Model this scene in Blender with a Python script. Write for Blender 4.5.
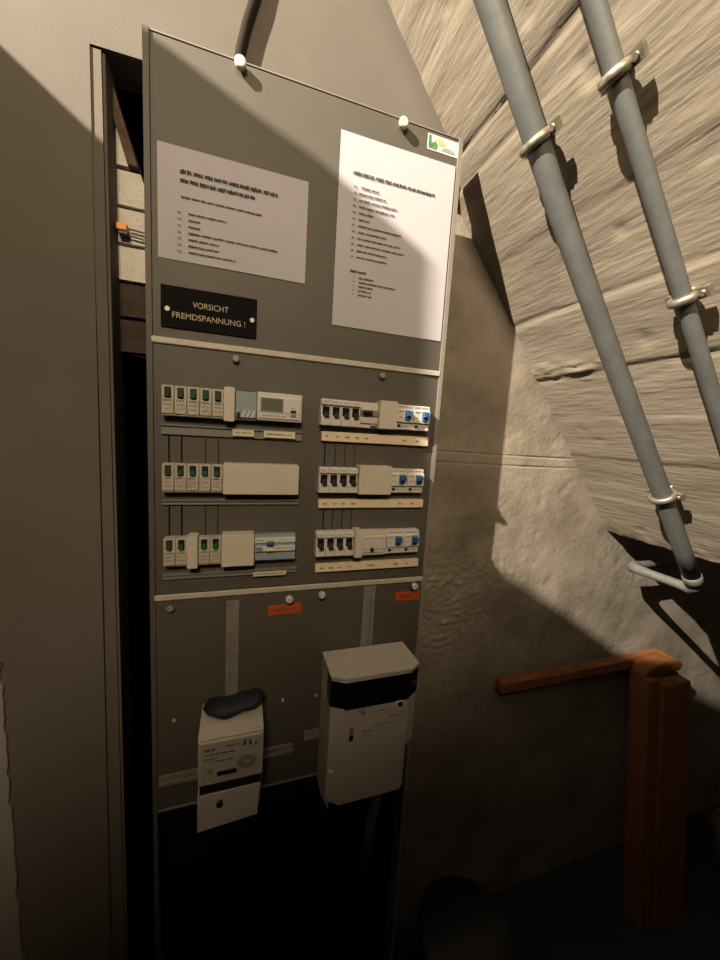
import bpy, bmesh, math, random
from mathutils import Vector, Matrix, noise
for o in list(bpy.data.objects): bpy.data.objects.remove(o)
scene = bpy.context.scene
COL = scene.collection
random.seed(7)
FLOOR = -1.35                       # the camera stands at z = 0, the floor 1.35 m below it

# ------------------------------------------------------------------ camera
cam_d = bpy.data.cameras.new('camera'); cam = bpy.data.objects.new('camera', cam_d); COL.objects.link(cam)
cam_d.sensor_fit = 'VERTICAL'; cam_d.sensor_height = 24.0; cam_d.lens = 363.74/960*24.0
cam_d.clip_start = 0.01; cam_d.clip_end = 50
RX = Vector((0.95014444, -0.30597106, 0.06006035))      # camera right
DN = Vector((0.01771397, -0.13934026, -0.99008611))     # camera down
FW = Vector((0.31130652, 0.94178873, -0.12697341))      # camera forward
m = Matrix.Identity(4)
for i in range(3):
    m[i][0] = RX[i]; m[i][1] = -DN[i]; m[i][2] = -FW[i]
m[0][3], m[1][3], m[2][3] = 0.1369, -0.63616, 0.0
cam.matrix_world = m
scene.camera = cam

# ------------------------------------------------------------------ world, light, exposure
w = bpy.data.worlds.new('world'); scene.world = w; w.use_nodes = True
w.node_tree.nodes['Background'].inputs[0].default_value = (0.9, 0.8, 0.65, 1)
w.node_tree.nodes['Background'].inputs[1].default_value = 0.0
KEY = Vector((-1.9, -1.02, 1.88))
KEY_POWER = 1250.0
kd = bpy.data.lights.new('bulb_light', 'POINT'); kd.energy = KEY_POWER; kd.shadow_soft_size = 0.018; kd.color = (1.0, 0.885, 0.74)
ko = bpy.data.objects.new('bulb_light', kd); COL.objects.link(ko); ko.location = KEY
FILL = Vector((-0.10, -1.55, 0.95))  # added fill lamp out of view, lifts the shaded surfaces
FILL_POWER = 58.0
fd = bpy.data.lights.new('added_fill_light', 'POINT'); fd.shadow_soft_size = 0.16; fd.energy = FILL_POWER; fd.color = (1.0, 0.78, 0.53)
fo = bpy.data.objects.new('added_fill_light', fd); COL.objects.link(fo); fo.location = FILL
vs = scene.view_settings
scene.display_settings.display_device = 'sRGB'
vs.view_transform = 'Standard'; vs.look = 'None'; vs.gamma = 1.0; vs.exposure = 0.50; vs.use_curve_mapping = False

# ------------------------------------------------------------------ materials
MATS = {}
ALB = 0.45       # overall reflectance scale, lowered to keep bounce light weak against the lamps
def mat(name, col, rough=0.6, metal=0.0, col2=None, scale=20.0, detail=6.0, bump=0.0, bump_scale=None, stretch=(1, 1, 1), lo=0.4, hi=0.65, coat=0.0):
    """Principled material: two colours mixed by an object-space noise, and a fine bump."""
    col = tuple(c*ALB for c in col); col2 = tuple(c*ALB for c in col2) if col2 else None
    mt = bpy.data.materials.new(name); mt.use_nodes = True; MATS[name] = mt
    nt = mt.node_tree; b = nt.nodes['Principled BSDF']
    b.inputs['Base Color'].default_value = (*col, 1); b.inputs['Roughness'].default_value = rough; b.inputs['Metallic'].default_value = metal
    if coat: b.inputs['Coat Weight'].default_value = coat
    if col2 or bump:
        g = nt.nodes.new('ShaderNodeNewGeometry')
        mp = nt.nodes.new('ShaderNodeMapping'); mp.inputs['Scale'].default_value = stretch
        nt.links.new(g.outputs['Position'], mp.inputs['Vector'])
    if col2:
        n = nt.nodes.new('ShaderNodeTexNoise'); n.inputs['Scale'].default_value = scale; n.inputs['Detail'].default_value = detail
        n.inputs['Roughness'].default_value = 0.62
        nt.links.new(mp.outputs[0], n.inputs['Vector'])
        r = nt.nodes.new('ShaderNodeValToRGB')
        r.color_ramp.elements[0].position = lo; r.color_ramp.elements[1].position = hi
        r.color_ramp.elements[0].color = (*col, 1); r.color_ramp.elements[1].color = (*col2, 1)
        nt.links.new(n.outputs['Fac'], r.inputs[0]); nt.links.new(r.outputs[0], b.inputs['Base Color'])
    if bump:
        n2 = nt.nodes.new('ShaderNodeTexNoise'); n2.inputs['Scale'].default_value = bump_scale or scale*4; n2.inputs['Detail'].default_value = 5
        nt.links.new(mp.outputs[0], n2.inputs['Vector'])
        bp = nt.nodes.new('ShaderNodeBump'); bp.inputs['Strength'].default_value = bump; bp.inputs['Distance'].default_value = 0.004
        nt.links.new(n2.outputs['Fac'], bp.inputs['Height']); nt.links.new(bp.outputs[0], b.inputs['Normal'])
    return mt

mat('concrete', (0.31, 0.252, 0.178), 0.88, col2=(0.58, 0.495, 0.375), scale=7, detail=9, bump=0.35, bump_scale=90, lo=0.30, hi=0.62)
mat('concrete_boarded', (0.39, 0.320, 0.228), 0.85, col2=(0.53, 0.445, 0.325), scale=11, bump=0.4, bump_scale=60, stretch=(2.2, 0.35, 2.2), lo=0.36, hi=0.62)
mat('plaster', (0.225, 0.194, 0.150), 0.9, col2=(0.252, 0.220, 0.174), scale=6, bump=0.07, bump_scale=260)
mat('plaster_pale', (0.55, 0.49, 0.40), 0.9, col2=(0.62, 0.55, 0.45), scale=30, bump=0.4, bump_scale=160)
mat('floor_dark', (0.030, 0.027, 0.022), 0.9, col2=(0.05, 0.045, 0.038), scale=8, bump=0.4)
mat('room_dark', (0.06, 0.054, 0.045), 0.9, col2=(0.08, 0.07, 0.058), scale=5)  # very dark so the unseen room adds little bounce light
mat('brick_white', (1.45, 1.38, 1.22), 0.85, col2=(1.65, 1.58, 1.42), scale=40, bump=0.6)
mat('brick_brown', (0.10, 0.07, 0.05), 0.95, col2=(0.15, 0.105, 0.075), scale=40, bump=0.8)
mat('mortar', (0.16, 0.14, 0.115), 0.95, col2=(0.22, 0.19, 0.155), scale=60, bump=0.6)
mat('void_black', (0.008, 0.007, 0.006), 0.95)
mat('board_grey', (0.160, 0.142, 0.108), 0.6, col2=(0.175, 0.156, 0.120), scale=10, bump=0.04, bump_scale=300)
mat('board_edge', (0.42, 0.39, 0.32), 0.4, col2=(0.48, 0.44, 0.37), scale=40)
mat('trim_metal', (1.0, 0.92, 0.74), 0.4, 0.0, col2=(0.85, 0.78, 0.63), scale=60)
mat('steel_dull', (0.50, 0.46, 0.38), 0.45, 0.1, col2=(0.40, 0.365, 0.30), scale=50)
mat('knob_pale', (1.1, 1.03, 0.90), 0.35, 0.1)
mat('paper', (0.86, 0.83, 0.865), 0.85, col2=(0.91, 0.88, 0.915), scale=8)
mat('ink', (0.055, 0.045, 0.045), 0.6)
mat('ink_soft', (0.20, 0.175, 0.165), 0.7)
mat('ink_faint', (0.42, 0.38, 0.34), 0.7)
mat('sign_black', (0.012, 0.011, 0.010), 0.9)
mat('sign_gold', (0.75, 0.64, 0.38), 0.5)
mat('plastic_cream', (1.10, 0.99, 0.81), 0.5, col2=(1.15, 1.04, 0.86), scale=30)
mat('plastic_old', (0.80, 0.73, 0.57), 0.5, col2=(0.98, 0.90, 0.72), scale=120)
mat('plastic_white', (1.20, 1.14, 1.02), 0.4)
mat('plastic_grey', (0.40, 0.385, 0.34), 0.5)
mat('plastic_bluegrey', (0.50, 0.62, 0.64), 0.4)
mat('plastic_black', (0.015, 0.014, 0.013), 0.45)
mat('lever_green', (0.012, 0.11, 0.055), 0.8)
mat('lever_brown', (0.055, 0.040, 0.025), 0.8)
mat('toggle_blue', (0.035, 0.17, 0.52), 0.35)
mat('display', (0.26, 0.265, 0.20), 0.25)
mat('label_cream', (1.45, 1.20, 0.80), 0.6, col2=(1.52, 1.28, 0.90), scale=60)
mat('label_pale', (1.35, 1.22, 0.84), 0.6)
mat('label_orange', (1.0, 0.17, 0.02), 0.5, col2=(0.9, 0.14, 0.017), scale=40)
mat('meter_white', (0.92, 0.83, 0.68), 0.45, col2=(0.98, 0.89, 0.74), scale=20)
mat('meter_label', (0.78, 0.73, 0.62), 0.35)
mat('meter_band', (0.006, 0.007, 0.010), 0.3, coat=0.3)
mat('cap_blue', (0.008, 0.014, 0.030), 0.7)
mat('sticker_white', (1.2, 1.2, 1.1), 0.5)
mat('sticker_green', (0.08, 0.32, 0.14), 0.5, col2=(0.22, 0.50, 0.24), scale=260)
mat('sticker_yellow', (1.0, 0.80, 0.32), 0.5)
mat('sticker_grey', (0.55, 0.58, 0.50), 0.5)
mat('pipe_grey', (0.190, 0.196, 0.184), 0.5, 0.1, col2=(0.235, 0.240, 0.222), scale=25, bump=0.08, bump_scale=120)
mat('pipe_bright', (0.34, 0.34, 0.31), 0.42, 0.3, col2=(0.42, 0.41, 0.37), scale=30)
mat('clamp_zinc', (0.75, 0.68, 0.53), 0.38, 0.7, col2=(0.42, 0.36, 0.26), scale=70)
mat('wood_orange', (0.33, 0.105, 0.026), 0.6, col2=(0.52, 0.20, 0.06), scale=14, stretch=(1, 4, 8), bump=0.2)
mat('wood_brown', (0.17, 0.09, 0.05), 0.8, col2=(0.28, 0.17, 0.10), scale=60, bump=0.4)
mat('cable_grey', (0.045, 0.038, 0.028), 0.95)
mat('connector_orange', (1.9, 0.72, 0.10), 0.45)
mat('sack_beige', (0.40, 0.31, 0.21), 0.9, col2=(0.32, 0.24, 0.16), scale=30, bump=0.5)
mat('bucket_black', (0.03, 0.028, 0.025), 0.6)
mat('lamp_white', (0.75, 0.72, 0.66), 0.5)

for n_ in ('sign_black', 'void_black', 'ink', 'cable_grey'): MATS[n_].node_tree.nodes['Principled BSDF'].inputs['Specular IOR Level'].default_value = 0.15

# ------------------------------------------------------------------ helpers
ORG = {}
class MB:
    """Collects boxes, prisms, tubes in world coordinates; build() links them as ONE mesh object."""
    def __init__(s): s.bm = bmesh.new()
    def box(s, x0, x1, y0, y1, z0, z1, bev=0.0, seg=1):
        vs_ = [s.bm.verts.new(p) for p in ((x0,y0,z0),(x1,y0,z0),(x1,y1,z0),(x0,y1,z0),(x0,y0,z1),(x1,y0,z1),(x1,y1,z1),(x0,y1,z1))]
        fs = [s.bm.faces.new([vs_[i] for i in f]) for f in ((0,3,2,1),(4,5,6,7),(0,1,5,4),(1,2,6,5),(2,3,7,6),(3,0,4,7))]
        if bev:
            es = {e for f in fs for e in f.edges}
            bmesh.ops.bevel(s.bm, geom=list(es), offset=bev, segments=seg, affect='EDGES', clamp_overlap=True)
        return s
    def prism(s, poly, a0, a1, axis='y', bev=0.0):
        """poly in the two remaining axes (xz for y, yz for x, xy for z), extruded along axis from a0 to a1"""
        def P(p, a):
            return (p[0], a, p[1]) if axis == 'y' else ((a, p[0], p[1]) if axis == 'x' else (p[0], p[1], a))
        A = [s.bm.verts.new(P(p, a0)) for p in poly]; Bv = [s.bm.verts.new(P(p, a1)) for p in poly]
        n = len(poly)
        fs = [s.bm.faces.new(A), s.bm.faces.new(Bv[::-1])]
        for i in range(n):
            j = (i+1) % n
            fs.append(s.bm.faces.new([A[j], A[i], Bv[i], Bv[j]]))
        if bev:
            es = {e for f in fs for e in f.edges}
            bmesh.ops.bevel(s.bm, geom=list(es), offset=bev, segments=2, affect='EDGES', clamp_overlap=True)
        return s
    def hexa(s, bottom, top):
        """8 corners: bottom 4 and top 4, in turn order"""
        A = [s.bm.verts.new(p) for p in bottom]; Bv = [s.bm.verts.new(p) for p in top]
        s.bm.faces.new(A[::-1]); s.bm.faces.new(Bv)
        for i in range(4):
            j = (i+1) % 4
            s.bm.faces.new([A[i], A[j], Bv[j], Bv[i]])
        return s
    def cyl(s, p0, p1, r0, r1=None, n=16, bev=0.0):
        return s.tube([p0, p1], [r0, r0 if r1 is None else r1], n)
    def tube(s, pts, rad, n=12, cap=True):
        pts = [Vector(p) for p in pts]
        if not isinstance(rad, (list, tuple)): rad = [rad]*len(pts)
        rings = []; up = None
        for i, p in enumerate(pts):
            t = (pts[min(i+1, len(pts)-1)] - pts[max(i-1, 0)]).normalized()
            if up is None:
                up = Vector((0, 0, 1)) if abs(t.z) < 0.9 else Vector((1, 0, 0))
            a = (up - t*up.dot(t)).normalized(); b = t.cross(a); up = a
            rings.append([s.bm.verts.new(p + (a*math.cos(q) + b*math.sin(q))*rad[i]) for q in [2*math.pi*k/n for k in range(n)]])
        for r0, r1 in zip(rings, rings[1:]):
            for k in range(n): 
                f = s.bm.faces.new([r0[k], r0[(k+1) % n], r1[(k+1) % n], r1[k]]); f.smooth = True
        if cap: s.bm.faces.new(rings[0][::-1]); s.bm.faces.new(rings[-1])
        return s
    def quad(s, pts):
        s.bm.faces.new([s.bm.verts.new(p) for p in pts]); return s
    def build(s, name, material, parent=None, label=None, cat=None, group=None, kind=None):
        bmesh.ops.recalc_face_normals(s.bm, faces=s.bm.faces[:])
        if parent is not None: org = ORG[parent.name]
        else:
            co = [v.co for v in s.bm.verts]
            org = Vector(((min(c.x for c in co)+max(c.x for c in co))/2, (min(c.y for c in co)+max(c.y for c in co))/2, min(c.z for c in co)))
            if kind == 'structure': org = Vector((0, 0, 0))
        bmesh.ops.translate(s.bm, vec=-org, verts=s.bm.verts[:])
        me = bpy.data.meshes.new(name); s.bm.to_mesh(me); s.bm.free()
        o = bpy.data.objects.new(name, me); COL.objects.link(o)
        me.materials.append(MATS[material])
        if parent is not None: o.parent = parent
        else: o.location = org
        ORG[o.name] = org
        tag(o, label, cat, group, kind)
        return o
def tag(o, label=None, cat=None, group=None, kind=None):
    for k, v in (('label', label), ('category', cat), ('group', group), ('kind', kind)):
        if v: o[k] = v
def thing(name, loc, label, cat, group=None, kind=None):
    o = bpy.data.objects.new(name, None); COL.objects.link(o); o.location = loc; o.empty_display_size = 0.02
    ORG[o.name] = Vector(loc); tag(o, label, cat, group, kind); return o
def arc(c, a, b, r, n=8):
    """quarter bend helper: points from c+a*r to c+b*r"""
    c, a, b = Vector(c), Vector(a), Vector(b)
    return [c + (a*math.cos(t) + b*math.sin(t))*r for t in [math.pi/2*i/n for i in range(n+1)]]

# ------------------------------------------------------------------ structure
SL = 1.271; KS = 1.194; NS = math.sqrt(1+SL*SL)     # stair soffit: SL*x + z = KS, its run along y
sdir = Vector((1, 0, -SL))/NS; snor = Vector((-SL, 0, -1))/NS   # down the slope; facing the room
S0 = Vector((KS*SL/(NS*NS), 0, KS/(NS*NS)))         # foot of the origin on the plane (along = 0)
def soff(along, y, off=0.0):
    p = S0 + sdir*along + snor*off; return Vector((p.x, y, p.z))
def soff_x(z): return (KS - z)/SL
CEIL = 2.15

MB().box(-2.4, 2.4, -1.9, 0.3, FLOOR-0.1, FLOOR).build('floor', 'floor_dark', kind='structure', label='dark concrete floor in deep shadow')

# concrete wall behind the board and to its right, cast in boards: relief in the mesh
def fbm(x, y, z, o=4): return noise.fractal(Vector((x, y, z)), 1.0, 2.0, o)
bm = MB()
NX, NZ = 180, 330
X0, X1, Z0, Z1 = 0.02, 2.4, FLOOR, 0.85
def wall_y(x, z):
    h = 0.0020*fbm(x*3, 1.3, z*3) + 0.0006*fbm(x*30, 4.1, z*30)
    c_ = noise.noise(Vector((x*24, 7.7, z*24)))
    if c_ > 0.45: h -= 0.006*(c_-0.45)                 # small air pockets
    for zj in (-0.030, -0.055): h -= 0.0030*math.exp(-((z-zj - 0.003*math.sin(x*5))/0.0019)**2)*(0.6+0.5*noise.noise(Vector((x*14, zj*90, 0))))
    # rough honeycombed patch low down beside the board
    p = math.exp(-(((x-0.60)/0.16)**2 + ((z+0.42)/0.17)**2))
    h += p*0.012*(abs(fbm(x*52, 9.0, z*52, 5))-0.35)
    return 0.10 - h
grid = []
xs = [X0 + (0.44-X0)*(i/5) if i <= 5 else (0.44 + (1.28-0.44)*(i-5)/145 if i <= 150 else 1.28 + (X1-1.28)*(i-150)/30) for i in range(NX+1)]
zs = [Z0 + (-0.8-Z0)*(j/20) if j <= 20 else (-0.8 + (0.62+0.8)*(j-20)/300 if j <= 320 else 0.62 + (Z1-0.62)*(j-320)/10) for j in range(NZ+1)]
zs = sorted(zs + [zj+0.0018*k for zj in (-0.030, -0.055) for k in range(-6, 7)]); NZ = len(zs)-1
for x in xs: grid.append([bm.bm.verts.new((x, wall_y(x, z), z)) for z in zs])
for i in range(NX):
    for j in range(NZ):
        f = bm.bm.faces.new([grid[i][j], grid[i+1][j], grid[i+1][j+1], grid[i][j+1]]); f.smooth = True
for a, b_ in ((grid[0][0], grid[-1][-1]),): pass
wall_back = bm.build('wall_back', 'concrete', kind='structure', label='bare cast concrete wall behind the board and under the stairs')

# underside of the stair flight: board-marked concrete slab
bm = MB()
random.seed(3)
joints = [(-0.62, 0.0006, 0.0), (-0.36, -0.0008, 0.003), (-0.235, 0.0006, 0.0012), (-0.100, -0.0006, 0.0065), (-0.052, 0.0008, 0.0028), (0.105, -0.0004, 0.0010), (0.248, 0.0010, 0.0026), (0.386, -0.0008, 0.0038), (0.500, 0.0006, 0.0010), (0.610, -0.0006, 0.0012), (0.742, 0.0006, 0.0010)]     # (place down the slope, step, groove depth) of each shutter board
def soff_h(al, y):
    k = max(i for i, j in enumerate(joints) if j[0] <= al + 0.0001 or i == 0)
    h = joints[k][1]
    wob = 0.004*math.sin(y*7+k) + 0.002*math.sin(y*23+2*k)
    for ja, js, jd in joints:
        d = al - ja - wob
        if abs(d) < 0.03: h -= jd*math.exp(-(d/0.0045)**2)*(0.65+0.6*noise.noise(Vector((y*11, ja*31, 0))))
    h += 0.0018*fbm(al*5, y*3, 0.3) + 0.0006*fbm(al*34, y*9, 5.1, 5)
    c_ = noise.noise(Vector((al*22, y*22, 3.3)))
    if c_ > 0.5: h -= 0.012*(c_-0.5) 
    r = math.exp(-(((al-0.372)/0.022)**2))*math.exp(-(((y-0.02)/0.11)**2))           # spalled ridge near the wall
    h += r*0.010*abs(fbm(al*70, y*14, 2.2))
    if al > 0.80: h -= 0.010*((al-0.80)/0.08)**2*abs(fbm(al*10, y*16, 8.0))           # ragged lower edge
    return h
NA, NY = 330, 90
A0, A1, YA, YB = -0.62, 0.88, 0.105, -0.62
g = []
ys = [YA + (-0.40-YA)*(j/70) if j <= 70 else -0.40 + (YB+0.40)*(j-70)/20 for j in range(NY+1)]
als = [A0 + (-0.40-A0)*(i/60) if i <= 60 else -0.40 + (A1+0.40)*(i-60)/270 for i in range(NA+1)]
for al in als: g.append([bm.bm.verts.new(soff(al + (0.006*fbm(y*9, 0, 3) if al == als[-1] else 0), y, soff_h(al, y))) for y in ys])
for i in range(NA):
    for j in range(NY):
        f = bm.bm.faces.new([g[i][j], g[i][j+1], g[i+1][j+1], g[i+1][j]]); f.smooth = True
# slab thickness: end faces and top
tk = 0.17
top = [[bm.bm.verts.new(soff(al, y, -tk)) for y in (YA, YB)] for al in (A0, A1)]
e = [g[-1][j] for j in range(NY+1)]
bm.bm.faces.new(e + [top[1][1], top[1][0]])
bm.bm.faces.new([g[i][NY] for i in range(NA+1)] + [top[1][1], top[0][1]])
bm.bm.faces.new([top[0][0], top[0][1], top[1][1], top[1][0]])
bm.build('ceiling_stair_soffit', 'concrete_boarded', kind='structure', label='sloping board-marked concrete underside of a stair flight')

# smooth plaster skin to the left of and above the board, 5 cm proud of the masonry
pl = MB()
zb = 0.528
zt = 0.95
poly = [(-0.46, FLOOR), (-0.083, FLOOR), (-0.083, zb), (soff_x(zb)+0.02, zb), (soff_x(zt)+0.02, zt), (-0.46, zt)]
pl.prism(poly, 0.05, 0.115, 'y', bev=0.006)
wl = pl.build('wall_left', 'plaster', kind='structure', label='smooth beige plaster wall to the left of and above the board')
MB().box(-2.4, -0.46, 0.05, 0.115, FLOOR, CEIL).box(-0.46, 0.6, 0.09, 0.115, zt, CEIL).build('wall_unseen_dark', 'room_dark', kind='structure', label='unseen wall above and left of the plaster, darkened to cut bounce light')  # out-of-view wall made dark so it throws back little light
MB().box(-0.083, -0.0600, 0.0520, 0.115, FLOOR, zb-0.004, 0.004, 2).build('corner_bead', 'plaster', wl)
# ragged edge of an older pale coat on its lower left
ed = [(-0.60, FLOOR), (-0.60, -0.30)]
z = -0.30
pts = []
while z > FLOOR:
    pts.append((-0.2235 - 0.004*(z+0.3) + random.uniform(-0.0022, 0.0022), z)); z -= 0.014
MB().prism(ed + pts + [(pts[-1][0], FLOOR)], 0.044, 0.051, 'y').build('plaster_coat', 'plaster_pale', wl)
# masonry seen through the slit left of the board: mortar bed with single bricks, black void above the slanting lath
br = MB()
br.prism([(-0.16, 0.115), (0.03, 0.105), (0.03, 0.18), (-0.010, 0.335), (-0.028, 0.399), (-0.10, 0.62), (-0.16, 0.62)], 0.106, 0.16, 'y')
wb = br.build('wall_masonry', 'mortar', kind='structure', label='brick masonry in the slit beside the board, white above and brown below')
ch = 0.0575; ztop = 0.4555
k = 0
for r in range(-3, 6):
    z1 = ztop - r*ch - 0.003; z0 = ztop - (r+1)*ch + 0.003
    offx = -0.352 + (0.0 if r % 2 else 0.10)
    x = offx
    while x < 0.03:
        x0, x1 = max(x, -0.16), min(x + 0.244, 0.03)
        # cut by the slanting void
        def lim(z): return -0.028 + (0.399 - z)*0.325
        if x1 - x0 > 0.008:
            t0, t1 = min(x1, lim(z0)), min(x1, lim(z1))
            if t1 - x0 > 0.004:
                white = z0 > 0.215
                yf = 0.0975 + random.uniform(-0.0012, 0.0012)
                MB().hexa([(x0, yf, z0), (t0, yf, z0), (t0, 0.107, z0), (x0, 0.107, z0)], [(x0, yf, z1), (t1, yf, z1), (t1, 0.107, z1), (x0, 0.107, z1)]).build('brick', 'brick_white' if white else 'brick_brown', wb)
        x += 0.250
# slanting brown lath along the edge of the void
MB().hexa([(-0.042, 0.086, 0.399), (-0.028, 0.086, 0.399), (-0.028, 0.106, 0.399), (-0.042, 0.106, 0.399)],
          [(-0.102, 0.086, 0.600), (-0.088, 0.086, 0.600), (-0.088, 0.106, 0.600), (-0.102, 0.106, 0.600)]).build('timber_lath', 'wood_brown', label='slanting brown timber lath in the slit at the top left of the board', cat='lath')
# hollow behind: its near-black back wall stands in for the unlit depth
MB().box(-0.4, 0.06, 0.34, 0.36, FLOOR, 0.9).build('wall_hollow', 'void_black', kind='structure', label='hollow behind the masonry, its back coloured black for the shade')

# added out-of-view blocker, its top stepped to cast the shadow edges, and the rest of the room
prof = [(0.05, 0.672), (-0.118, 0.705), (-0.167, 0.710), (-0.200, 0.722), (-0.230, 0.836), (-0.256, 0.853), (-0.295, 0.875), (-0.331, 0.899), (-0.394, 0.920),
        (-0.396, 0.800), (-0.399, 0.741), (-0.405, 0.677), (-0.458, 0.709), (-0.522, 0.737), (-0.575, 0.790), (-0.64, 0.83), (-0.90, 0.95), (-1.25, 1.0), (-1.25, FLOOR), (0.05, FLOOR)]
MB().prism(prof, -0.462, -0.45, 'x').build('shade_blocker_left', 'room_dark', kind='structure', label='added unseen stepped blocker left of the corner, shaped to cast its shadow')
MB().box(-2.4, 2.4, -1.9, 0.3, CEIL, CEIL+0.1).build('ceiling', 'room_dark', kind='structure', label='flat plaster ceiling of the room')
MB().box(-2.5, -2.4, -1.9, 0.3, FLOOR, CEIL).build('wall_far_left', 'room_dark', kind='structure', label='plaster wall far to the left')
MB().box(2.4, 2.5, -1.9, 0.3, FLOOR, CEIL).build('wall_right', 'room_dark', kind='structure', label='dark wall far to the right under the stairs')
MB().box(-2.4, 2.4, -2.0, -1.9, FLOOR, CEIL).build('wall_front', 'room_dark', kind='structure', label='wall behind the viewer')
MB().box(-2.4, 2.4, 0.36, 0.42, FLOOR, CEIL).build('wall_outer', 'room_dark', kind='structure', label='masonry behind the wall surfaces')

MB().prism([(-0.45, FLOOR), (2.4, FLOOR), (2.4, 0.62), (0.55, 0.60), (0.25, 0.44), (0.08, 0.37), (0.0, 0.36), (-0.12, 0.28), (-0.45, 0.28)], -0.99, -0.93, 'y').build('shade_blocker_rear', 'room_dark', kind='structure', label='added unseen half-height blocker behind the viewer, shading the lower part')  # added blocker, top edge shaped to keep the fill off the lower corner
# the bulb, and an added fill lamp that brightens the shaded parts
lt = thing('bulb_holder', (KEY.x, KEY.y, KEY.z), 'plain bulb holder hanging from the ceiling on the left', 'lamp')
MB().tube([(KEY.x, KEY.y, CEIL), (KEY.x, KEY.y, KEY.z+0.09)], 0.004, 8).build('cord', 'cable_grey', lt)
MB().tube([(KEY.x, KEY.y, KEY.z+0.095), (KEY.x, KEY.y, KEY.z+0.09), (KEY.x, KEY.y, KEY.z+0.04)], [0.010, 0.020, 0.022], 16).build('socket', 'plastic_black', lt)
lt = thing('added_fill_lamp', (FILL.x, FILL.y, FILL.z+0.16), 'added fill lamp, unseen behind the viewer', 'lamp')
MB().tube([(FILL.x, FILL.y, CEIL), (FILL.x, FILL.y, FILL.z+0.22)], 0.006, 8).build('cord', 'cable_grey', lt)
MB().tube([(FILL.x, FILL.y, FILL.z+0.23), (FILL.x, FILL.y, FILL.z+0.22), (FILL.x, FILL.y, FILL.z+0.165)], [0.02, 0.05, 0.06], 20).build('lamp_cap', 'lamp_white', lt)

# ------------------------------------------------------------------ distribution board
board = thing('distribution_board', (0.25, 0.02, -1.33), 'tall grey metal distribution board with three cover panels', 'switchboard')
def panel(x0, x1, z0, z1):
    return MB().box(x0, x1, 0.0, 0.0022, z0, z1, 0.0007).build('cover_panel', 'board_grey', board)
p1 = panel(0.008, 0.4925, 0.1255, 0.5235)
p2 = panel(0.008, 0.4925, -0.2815, 0.1165)
p3 = panel(0.008, 0.4925, -0.684, -0.2925)
# bright edges between the covers and the frame around them
for zc in (0.121, -0.287):
    MB().box(0.006, 0.494, -0.0035, 0.0015, zc-0.0048, zc+0.0048, 0.0012).build('trim_strip', 'trim_metal', board)
MB().box(0.008, 0.494, -0.0012, 0.012, 0.5236, 0.5262, 0.0006).build('top_edge', 'board_edge', board)
for x0, x1 in ((0.0, 0.0078), (0.4925, 0.5003)):
    MB().prism([(x0, -0.0025), (x1, -0.0025), (x1, 0.045), (x1-0.002 if x0 > 0.2 else x1, 0.045), (x0+0.002 if x0 < 0.2 else x0, 0.045), (x0, 0.045)], -1.33, 0.5262, 'z').build('frame_post', 'board_edge' if x0 > .2 else 'board_grey', board)
MB().box(0.008, 0.4925, 0.030, 0.034, -1.33, 0.515).build('back_plate', 'sign_black', board)  # near black, stands in for the shade of the open cavity below the covers
for zc in (0.40, -0.2, -0.95):
    MB().box(0.02, 0.48, 0.045, 0.098, zc-0.015, zc+0.015).build('wall_bracket', 'steel_dull', board)
MB().box(0.008, 0.4925, -0.001, 0.0018, -0.6885, -0.6848).build('bottom_edge', 'board_edge', board)
def knob(x, z, par, r=0.0055, ln=0.016, mt='knob_pale'):
    b = MB(); b.tube([(x, 0.0, z), (x, -ln*0.35, z), (x, -ln*0.38, z), (x, -ln*0.9, z), (x, -ln, z)], [r*0.55, r*0.55, r, r*1.05, r*0.75], 14)
    return b.build('cover_knob', mt, par)
knob(0.126, 0.5165, p1, 0.0080, 0.0125); knob(0.383, 0.5135, p1, 0.0080, 0.0125)
knob(0.126, 0.1055, p2, 0.0052, 0.008, 'steel_dull'); knob(0.376, 0.1055, p2, 0.0052, 0.008, 'steel_dull')
knob(0.030, -0.305, p3, 0.0055, 0.008, 'steel_dull'); knob(0.2235, -0.303, p3, 0.0065, 0.016)
knob(0.2835, -0.3005, p3, 0.0065, 0.014); knob(0.4725, -0.2975, p3, 0.0065, 0.016)
for x, z in ((0.034, -0.512), (0.2195, -0.508), (0.284, -0.510)):
    MB().cyl((x, 0.0, z), (x, -0.003, z), 0.0028, n=10).build('rivet', 'knob_pale', p3)
# slotted meter rails on the lower cover
def rail(x0, x1, z0, z1, mt='steel_dull'):
    b = MB(); w_ = min(x1-x0, z1-z0)*0.28
    if z1-z0 > x1-x0: b.box(x0, x0+w_, -0.004, 0.0, z0, z1).box(x1-w_, x1, -0.004, 0.0, z0, z1).box(x0+w_, x1-w_, -0.0015, 0.0, z0, z1)
    else: b.box(x0, x1, -0.004, 0.0, z0, z0+w_).box(x0, x1, -0.004, 0.0, z1-w_, z1).box(x0, x1, -0.0015, 0.0, z0+w_, z1-w_)
    return b.build('meter_rail', mt, p3)
rail(0.117, 0.1385, -0.500, -0.302); rail(0.3675, 0.3915, -0.440, -0.294)
rail(0.010, 0.075, -0.635, -0.616); rail(0.185, 0.243, -0.622, -0.604); rail(0.263, 0.300, -0.602, -0.583)

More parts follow.
